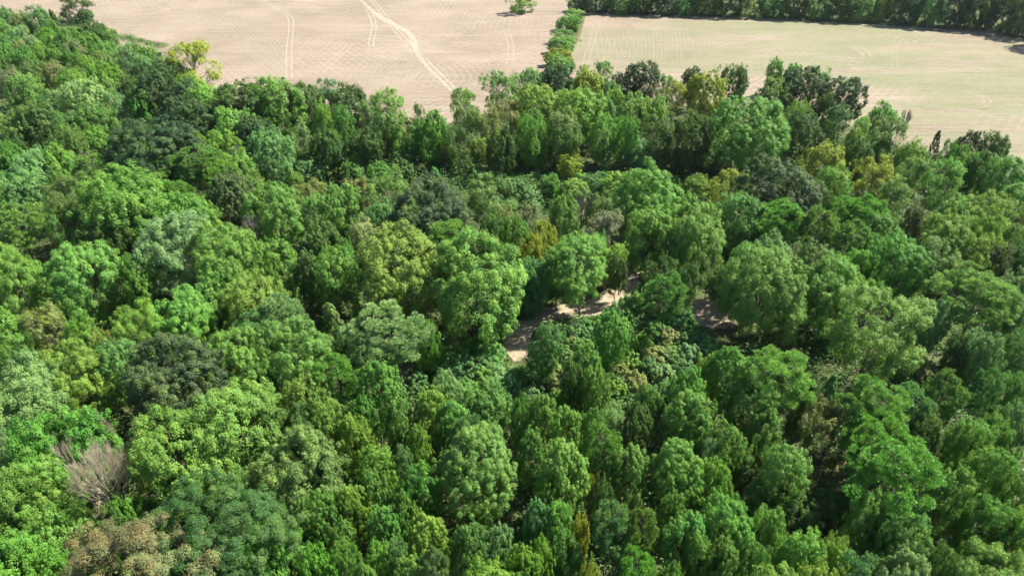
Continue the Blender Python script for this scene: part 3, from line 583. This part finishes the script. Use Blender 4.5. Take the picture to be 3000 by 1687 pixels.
# ------------------------------------------------------------------ place the trees
NV = {'R': 14, 'O': 5, 'P': 8, 'F': 6, 'N': 6, 'K': 2, 'S': 4}
PROTO = {}
def proto(kind, big, rust, i):
    key = (kind, big, rust, i)
    if key not in PROTO: PROTO[key] = make_crown(kind, hash_(key), (1.0, 1.9, 4.5)[big], M_RUST if rust else None)
    return PROTO[key]
def hash_(key): return sum((ord(c) if isinstance(c, str) else int(c) * 31) * (7 ** j) for j, c in enumerate(key)) % 100003
bare_big = make_bare(5, 1.05, 6, M_DEAD, 1.5); bare_small = make_bare(9, .7, 4, M_DEADB, .8)
rnd = random.Random(4)
def parse(txt):
    out = []
    for e in txt.replace('\n', '').split(';'):
        e = e.strip()
        if not e: continue
        name = None
        if '#' in e: e, name = e.split('#')
        foot = None
        if '@' in e: e, f_ = e.split('@'); foot = float(f_)
        a = e.split(); ov = {q[0]: float(q[1:]) for q in a[4:]}; out.append(dict(ov=ov, cx=float(a[0]), ty=float(a[1]), w=float(a[2]), kind=a[3][0], col=a[3][1], foot=foot, name=name))
    return out
def size_up(t):
    """the tree's foot, height, crown radius r and half-height b in metres"""
    k = t['kind']
    if t['foot'] is not None:
        p = at(t['cx'], t['foot']); dep = proj(p)[2][0]; r = t['w'] / 2 / FPX * dep
        z = 8.0
        for _ in range(12):
            q = at(t['cx'], t['ty'], z); z += (p[1] - q[1]) * -.0 + 0  # placeholder keeps z
            # height whose top projects at ty above the same foot
            lo, hi = .5, 30.0
            for _ in range(24):
                mid = (lo + hi) / 2
                if proj([p[0], p[1] + r * .3, mid])[1][0] > t['ty']: lo = mid
                else: hi = mid
            z = (lo + hi) / 2; break
        h = z; b = h * .56; r *= 1.15 if t['cx'] > 1600 else 1
        return p[0], p[1], h, r, b
    h = 14.0
    for _ in range(12):
        hc = h * .6; q = at(t['cx'], t['ty'], hc); dep = proj([q[0], q[1], hc])[2][0]; r = t['w'] / 2 / FPX * dep
        if k == 'S': h = 1.2 + .95 * r; b = h * .72
        elif k == 'P': h = 9.5 + 1.1 * r; b = max(h * .38, r * 1.05)
        elif k == 'O': h = 9 + 1.15 * r; b = max(h * .40, r * .80)
        elif k == 'N': h = 11 + .9 * r; b = max(h * .27, r * .72)
        elif k == 'K': h = 4 + 3 * r; b = h * .48
        elif k == 'D': h = (8 if t['col'] != 'w' else 12) + 1.2 * r; b = max(h * .36, r * .8)
        elif k == 'F': h = 8 + 1.3 * r; b = max(h * .43, r * .9)
        else: h = 8 + 1.25 * r; b = max(h * .47, r * .85)
        if k in 'RFK' and 455 < t['ty'] < 530 and 850 < t['cx'] < 2110 and t['w'] < 102: h = 4.2 + .7 * r; b = h * .5
        if k in 'RFO' and 296 < t['ty'] < 373 and 860 < t['cx'] < 2120: h = 15.5 if t['ty'] < 335 else 13.0; b = h * .48
        if k in 'RF' and 373 <= t['ty'] < 460 and 860 < t['cx'] < 2120 and t['w'] < 120: h *= .5; b = h * .5  # low trees made for the tall row's lower foliage; dark greens hold its shade
        h = t['ov'].get('h', h); b = t['ov'].get('b', b)
        hc = h - b; fwd = at(t['cx'], t['ty'], hc)
        for _ in range(6):                         # slide the crown until its top edge projects at ty
            P = np.array([fwd[0], fwd[1], hc]); dep = proj(P)[2][0]; dd = P - np.array([0, 0, CAM_H]); el = math.atan2(-dd[2], math.hypot(dd[0], dd[1]))
            ext = math.hypot(b * math.cos(el), r * math.sin(el)) * FPX / dep * 1.09
            fwd = at(t['cx'], t['ty'] + ext, hc)
    return fwd[0], fwd[1], h, r, b
SIZEW = lambda k, r: ('huge ' if r > 6.2 else 'large ' if r > 4.4 else 'small ' if r < 2.5 else '') if k != 'S' else ('small ' if r < 1.6 else '')
def place(t, idx):
    x, y, h, r, b = size_up(t); k, c = t['kind'], t['col']; rg = random.Random(idx * 7 + 1)
    nm = KN[k][0]; root = bpy.data.objects.new(nm, None); C.objects.link(root); root.location = (x, y, 0)
    root.empty_display_size = .5; root.rotation_euler[2] = 0
    if k == 'D': cm, tm = bare_big if c == 'w' else bare_small
    else: cm, tm = proto(k, (2 if t['w'] > 300 else 1) if t['w'] > 150 and k in 'ROPFN' else 0, c == 'r' and k == 'O', idx % (NV[k] if t['w'] < 300 else 1))
    rot = rg.uniform(0, 6.283); sx = rg.uniform(.9, 1.11); tx, ty_ = (rg.gauss(0, .05), rg.gauss(0, .05)) if k != 'S' else (0, 0)
    for part, me in (('crown', cm), ('trunk', tm)):
        o = bpy.data.objects.new('branches' if k == 'D' and part == 'crown' else part, me); C.objects.link(o); o.parent = root
        o.location = (0, 0, h - b); o.rotation_euler[2] = rot; q_ = 1.03 if k in 'DS' else 1.07; o.scale = (r * q_ * sx, r * q_ / sx, b * q_); o.rotation_euler[0] = tx; o.rotation_euler[1] = ty_
        base = COL[c]; j = [rg.uniform(.86, 1.14) for _ in range(3)]; v = rg.uniform(.88, 1.12)
        o.color = (base[0] * v * j[0], base[1] * v * (1 + (j[1] - 1) * .4), base[2] * v * j[2], min(1, FLK[c] * rg.uniform(.5, 1.5)))
    t.update(x=x, y=y, h=h, r=r, b=b, obj=root)
    u, w_, _ = proj([x, y, h - b]); t['u'], t['v'] = u[0], w_[0]
    return root
trees = parse(TREES); shrubs = parse(SHRUBS); allt = trees + shrubs
for i, t in enumerate(allt): place(t, i)

# ------------------------------------------------------------------ labels that single each tree out: counted from its nearest landmark
ORD = ['nearest', 'second', 'third', 'fourth', 'fifth', 'sixth', 'seventh', 'eighth', 'ninth', 'tenth', 'eleventh', 'twelfth']
marks = [(t['u'], t['v'], t['name'], t) for t in allt if t['name']]
marks.append((at(0, 0)[0] * 0 + 2065.0, 915.0, 'shaded bare dirt patch', None))
for t in allt:
    t['desc'] = SIZEW(t['kind'], t['r']) + COLN[t['col']] + ' ' + KN[t['kind']][1]
    if t['kind'] == 'D': t['desc'] = SIZEW(t['kind'], t['r']) + COLN[t['col']] + ' leafless tree'
def sector(t, m):
    dx, dy = t['u'] - m[0], (t['v'] - m[1]) * 1.25
    return ('to the left of' if dx < 0 else 'to the right of') if abs(dx) > abs(dy) else ('behind' if dy < 0 else 'in front of')
def dist(t, m): return math.hypot(t['u'] - m[0], (t['v'] - m[1]) * 1.25)
used = set()
for t in allt:
    if t['name']: t['label'] = FULL.get(t['name'], t['name']); used.add(t['label'])
desc = {}
for t in allt: desc.setdefault(t['desc'], []).append(t)
for t in sorted((t for t in allt if not t['name']), key=lambda t: -t['w']):
    best = None
    for m in marks:
        if m[3] is t: continue
        s = sector(t, m); d = dist(t, m)
        rank = sum(1 for q in desc[t['desc']] if q is not t and q is not m[3] and sector(q, m) == s and dist(q, m) < d)
        if rank >= len(ORD): continue
        cost = d * (1 + .9 * rank)
        ww = len((f"{t['desc']}, {ORD[rank]} {s} the {m[2]}").split())
        if ww > 15: cost += 4000
        if best is None or cost < best[0]: best = (cost, rank, s, m)
    _, rank, s, m = best
    near = 'nearest' if rank == 0 else ORD[rank] + ' nearest'
    lab = f"{t['desc']}, {near} {s.replace('to the left of', 'left of').replace('to the right of', 'right of')} the {m[2]}"
    if len(lab.split()) > 16: lab = lab.replace(' nearest', '')
    assert lab not in used, lab
    used.add(lab); t['label'] = lab
GRP = {'R': 'broadleaf trees of the wood', 'O': 'dark oaks of the wood', 'P': 'young poplars of the wood', 'F': 'thin-leaved trees of the wood', 'N': 'pines of the wood', 'K': 'small conifers', 'D': 'leafless trees', 'S': 'bushes on the open ground'}
for t in allt:
    o = t['obj']; o['label'] = t['label']; o['category'] = 'shrub' if t['kind'] == 'S' else 'tree'
    hedge = t['foot'] is not None and 1600 < t['cx'] < 1700
    o['group'] = 'hedgerow trees between the fields' if hedge else 'trees along the far field edge' if t['foot'] is not None and t['cx'] > 1700 else GRP[t['kind']]

# ------------------------------------------------------------------ undergrowth: the uncountable low growth under and between the trees
rg = np.random.default_rng(77)
forest = [(-900, 30), (180, 78), (300, 112), (500, 195), (620, 285), (880, 340), (1080, 385), (1250, 420), (1350, 400), (1450, 350), (1600, 280), (1720, 300), (1900, 318), (2250, 360), (2450, 410), (2700, 490), (3000, 560), (3900, 800), (4600, 3000), (-1500, 3000)]
def scatter(n, x0, x1, y0, y1):
    return rg.uniform(x0, x1, n), rg.uniform(y0, y1, n)
X, Y = scatter(17000, -190, 190, 12, 330); X2, Y2 = scatter(2600, -12, 52, 72, 118); X3, Y3 = scatter(1800, -20, 90, 128, 165); X, Y = np.r_[X, X2, X3], np.r_[Y, Y2, Y3]
u, v, dep = proj(np.c_[X, Y, np.zeros(len(X))]); ok = (dep > 1) & inside(forest, u, v)
pathm = np.array([at(x, y)[:2] for (x, y), _ in path + path2]); pw = np.array([w for _, w in path + path2])
P1 = np.array([at(*p)[:2] for p, _ in path]); P2 = np.array([at(*p)[:2] for p, _ in path2])
def near_path(X, Y):
    m = np.full(len(X), 1e9)
    for P, Wp in ((P1, [w for _, w in path]), (P2, [w for _, w in path2])):
        for i in range(len(P) - 1):
            a, b_ = P[i], P[i + 1]; d = b_ - a; tt = np.clip(((X - a[0]) * d[0] + (Y - a[1]) * d[1]) / (d @ d), 0, 1)
            q = np.hypot(X - a[0] - tt * d[0], Y - a[1] - tt * d[1]) - (Wp[i] + (Wp[i + 1] - Wp[i]) * tt); m = np.minimum(m, q)
    return m
npth = near_path(X, Y); ok &= npth > .7
opn = inside(GRASS, u, v) | inside([(1480, 1120), (1560, 960), (1680, 915), (1850, 870), (2000, 890), (2130, 1000), (2110, 1170), (1700, 1230), (1480, 1220)], u, v)
ok &= opn | (np.arange(len(X)) < 17000)
far = np.hypot(X, Y); keep = rg.uniform(size=len(X)) < np.clip(200 / np.maximum(far, 1), .5, 1); ok &= keep
X, Y, u, v, npth = X[ok], Y[ok], u[ok], v[ok], npth[ok]; far = far[ok]
ex, ey = [], []                          # brambles and rank grass along the hedgerow, the far tree line and the field corners
for pl, cnt, wj in (([(1714, 36), (2200, 50), (2500, 65), (2900, 90), (2990, 110)], 230, 2.2), ([(1700, 40), (1660, 110), (1635, 190), (1620, 225)], 90, 2.6), ([(90, 44), (240, 72), (300, 92), (400, 120), (520, 150)], 110, 2.5), ([(1240, 375), (1370, 380), (1450, 345)], 60, 3), ([(1720, 290), (2100, 300), (2450, 380), (2700, 450), (2950, 520)], 130, 5)):
    G = np.array([at(*q)[:2] for q in pl]); sg = np.r_[0, np.cumsum(np.linalg.norm(np.diff(G, axis=0), axis=1))]; uu = rg.uniform(0, sg[-1], cnt)
    ex.append(np.interp(uu, sg, G[:, 0]) + rg.normal(size=cnt) * wj * .5); ey.append(np.interp(uu, sg, G[:, 1]) + rg.normal(size=cnt) * wj * .5)
ex, ey = np.concatenate(ex), np.concatenate(ey); eu, ev, _ = proj(np.c_[ex, ey, np.zeros(len(ex))]); n0 = len(X)
X, Y, u, v, npth, far = np.r_[X, ex], np.r_[Y, ey], np.r_[u, eu], np.r_[v, ev], np.r_[npth, np.full(len(ex), 9.)], np.r_[far, np.full(len(ex), 110.)]
open_ = inside(GRASS, u, v) | inside([(1480, 1120), (1560, 960), (1680, 915), (1850, 870), (2000, 890), (2130, 1000), (2110, 1170), (1700, 1230), (1480, 1220)], u, v)
hgt = np.where(open_, rg.uniform(.5, 2.2, len(X)), rg.uniform(1.0, 5.5, len(X)) * np.clip(far / 110, 1, 1.5)); hgt[n0:] = rg.uniform(.4, 2.2, len(ex)); hgt = np.minimum(hgt, .5 + npth * .8); rad = rg.uniform(1.2, 2.4, len(X)) * np.where(open_, .8, 1)
nl = 64; n = len(X); rep = np.repeat(np.arange(n), nl)
d = sph(rg, n * nl); d[:, 2] = np.abs(d[:, 2]); P = np.c_[X, Y, np.zeros(n)][rep] + d * np.c_[rad, rad, hgt][rep] * rg.uniform(.6, 1.1, (n * nl, 1))
Nn = unit(d * .6 + np.array([0, 0, .6]) + sph(rg, n * nl) * .6)
V, F = leaves(rg, P, Nn, .42); T = np.clip(.5 + rg.uniform(-.25, .25, n)[rep] + rg.uniform(-.2, .2, n * nl), 0, 1)
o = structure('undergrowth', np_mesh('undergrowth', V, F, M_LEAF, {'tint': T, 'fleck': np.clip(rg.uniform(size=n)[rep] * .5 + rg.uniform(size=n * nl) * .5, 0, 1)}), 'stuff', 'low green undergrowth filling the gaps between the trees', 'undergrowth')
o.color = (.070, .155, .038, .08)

# woods that run on beyond the picture's sides and behind the far tree line
rg = np.random.default_rng(9); Vs, Fs, Ts, Ks, off = [], [], [], [], 0
_, _, P0, N0, T0, K0, _, lf = crown_cloud('R', 321, .28)
spots = []
X, Y = scatter(2200, -260, 300, -25, 560)
u, v, dep = proj(np.c_[X, Y, np.full(len(X), 9.0)])
for x, y, a, b_, d_ in zip(X, Y, u, v, dep):
    fx, fy, _ = proj([x, y, 0])
    outf = d_ < 5 or a < -140 or a > 3140 or b_ > 1900 
    inwood = d_ < 5 or inside(forest, fx, fy)[0] if not (d_ < 5) else True
    behind = (fx[0] > 1760) and d_ > 100 and fy[0] < np.interp(fx[0], [1710, 2200, 2650, 3000, 3400], [8, 24, 44, 60, 150])
    if d_ < 5: inwood = True
    ok_ = (outf and inwood and math.hypot(x, y) < 200) or (behind and y < 520)
    if ok_ and all((x - p) ** 2 + (y - q) ** 2 > 42 for p, q in spots): spots.append((x, y))
for x, y in spots:
    r = rg.uniform(3.2, 5.2); h = rg.uniform(11, 16); b_ = h * .42; a = rg.uniform(0, 6.28); ca, sa = math.cos(a), math.sin(a)
    Rm = np.array([[ca, -sa, 0], [sa, ca, 0], [0, 0, 1]]); P = (P0 @ Rm.T) * [r, r, b_] + [x, y, h - b_]
    V, F = leaves(rg, P, N0 @ Rm.T, lf * r * 1.0); Vs.append(V); Fs.append(F + off); off += len(V); Ts.append(np.clip(T0 + rg.uniform(-.25, .25), 0, 1)); Ks.append(K0)
o = structure('far_woodland', np_mesh('far_woodland', np.concatenate(Vs), np.concatenate(Fs), M_LEAF, {'tint': np.concatenate(Ts), 'fleck': np.concatenate(Ks)}), 'stuff', 'dense dark wood beyond the far tree line', 'woodland')
o.color = (.045, .12, .030, .08)
print('TREES', len(trees), 'SHRUBS', len(shrubs), 'MAXLAB', max(len(t['label'].split()) for t in allt), 'spots', len(spots), 'under', n)

# ------------------------------------------------------------------ the air: a thin even haze round the camera and the whole scene
def box(name, a, b):
    v = [(x, y, z) for x in (a[0], b[0]) for y in (a[1], b[1]) for z in (a[2], b[2])]
    f = [(0, 1, 3, 2), (4, 6, 7, 5), (0, 4, 5, 1), (2, 3, 7, 6), (0, 2, 6, 4), (1, 5, 7, 3)]
    me = bpy.data.meshes.new(name); me.from_pydata(v, [], f); me.update(); return me
m, n_, N = mat('haze'); pv = N('ShaderNodeVolumePrincipled'); pv.inputs['Color'].default_value = (.80, .88, 1, 1); pv.inputs['Density'].default_value = 0.00003
pv.inputs['Anisotropy'].default_value = .3; om = N('ShaderNodeOutputMaterial'); n_.links.new(pv.outputs[0], om.inputs['Volume'])
hz = structure('haze', box('haze', (-2600, -2600, -1), (2600, 2600, 73)), 'stuff', 'thin pale air between the viewer and the far fields', 'haze'); hz.data.materials.append(m)
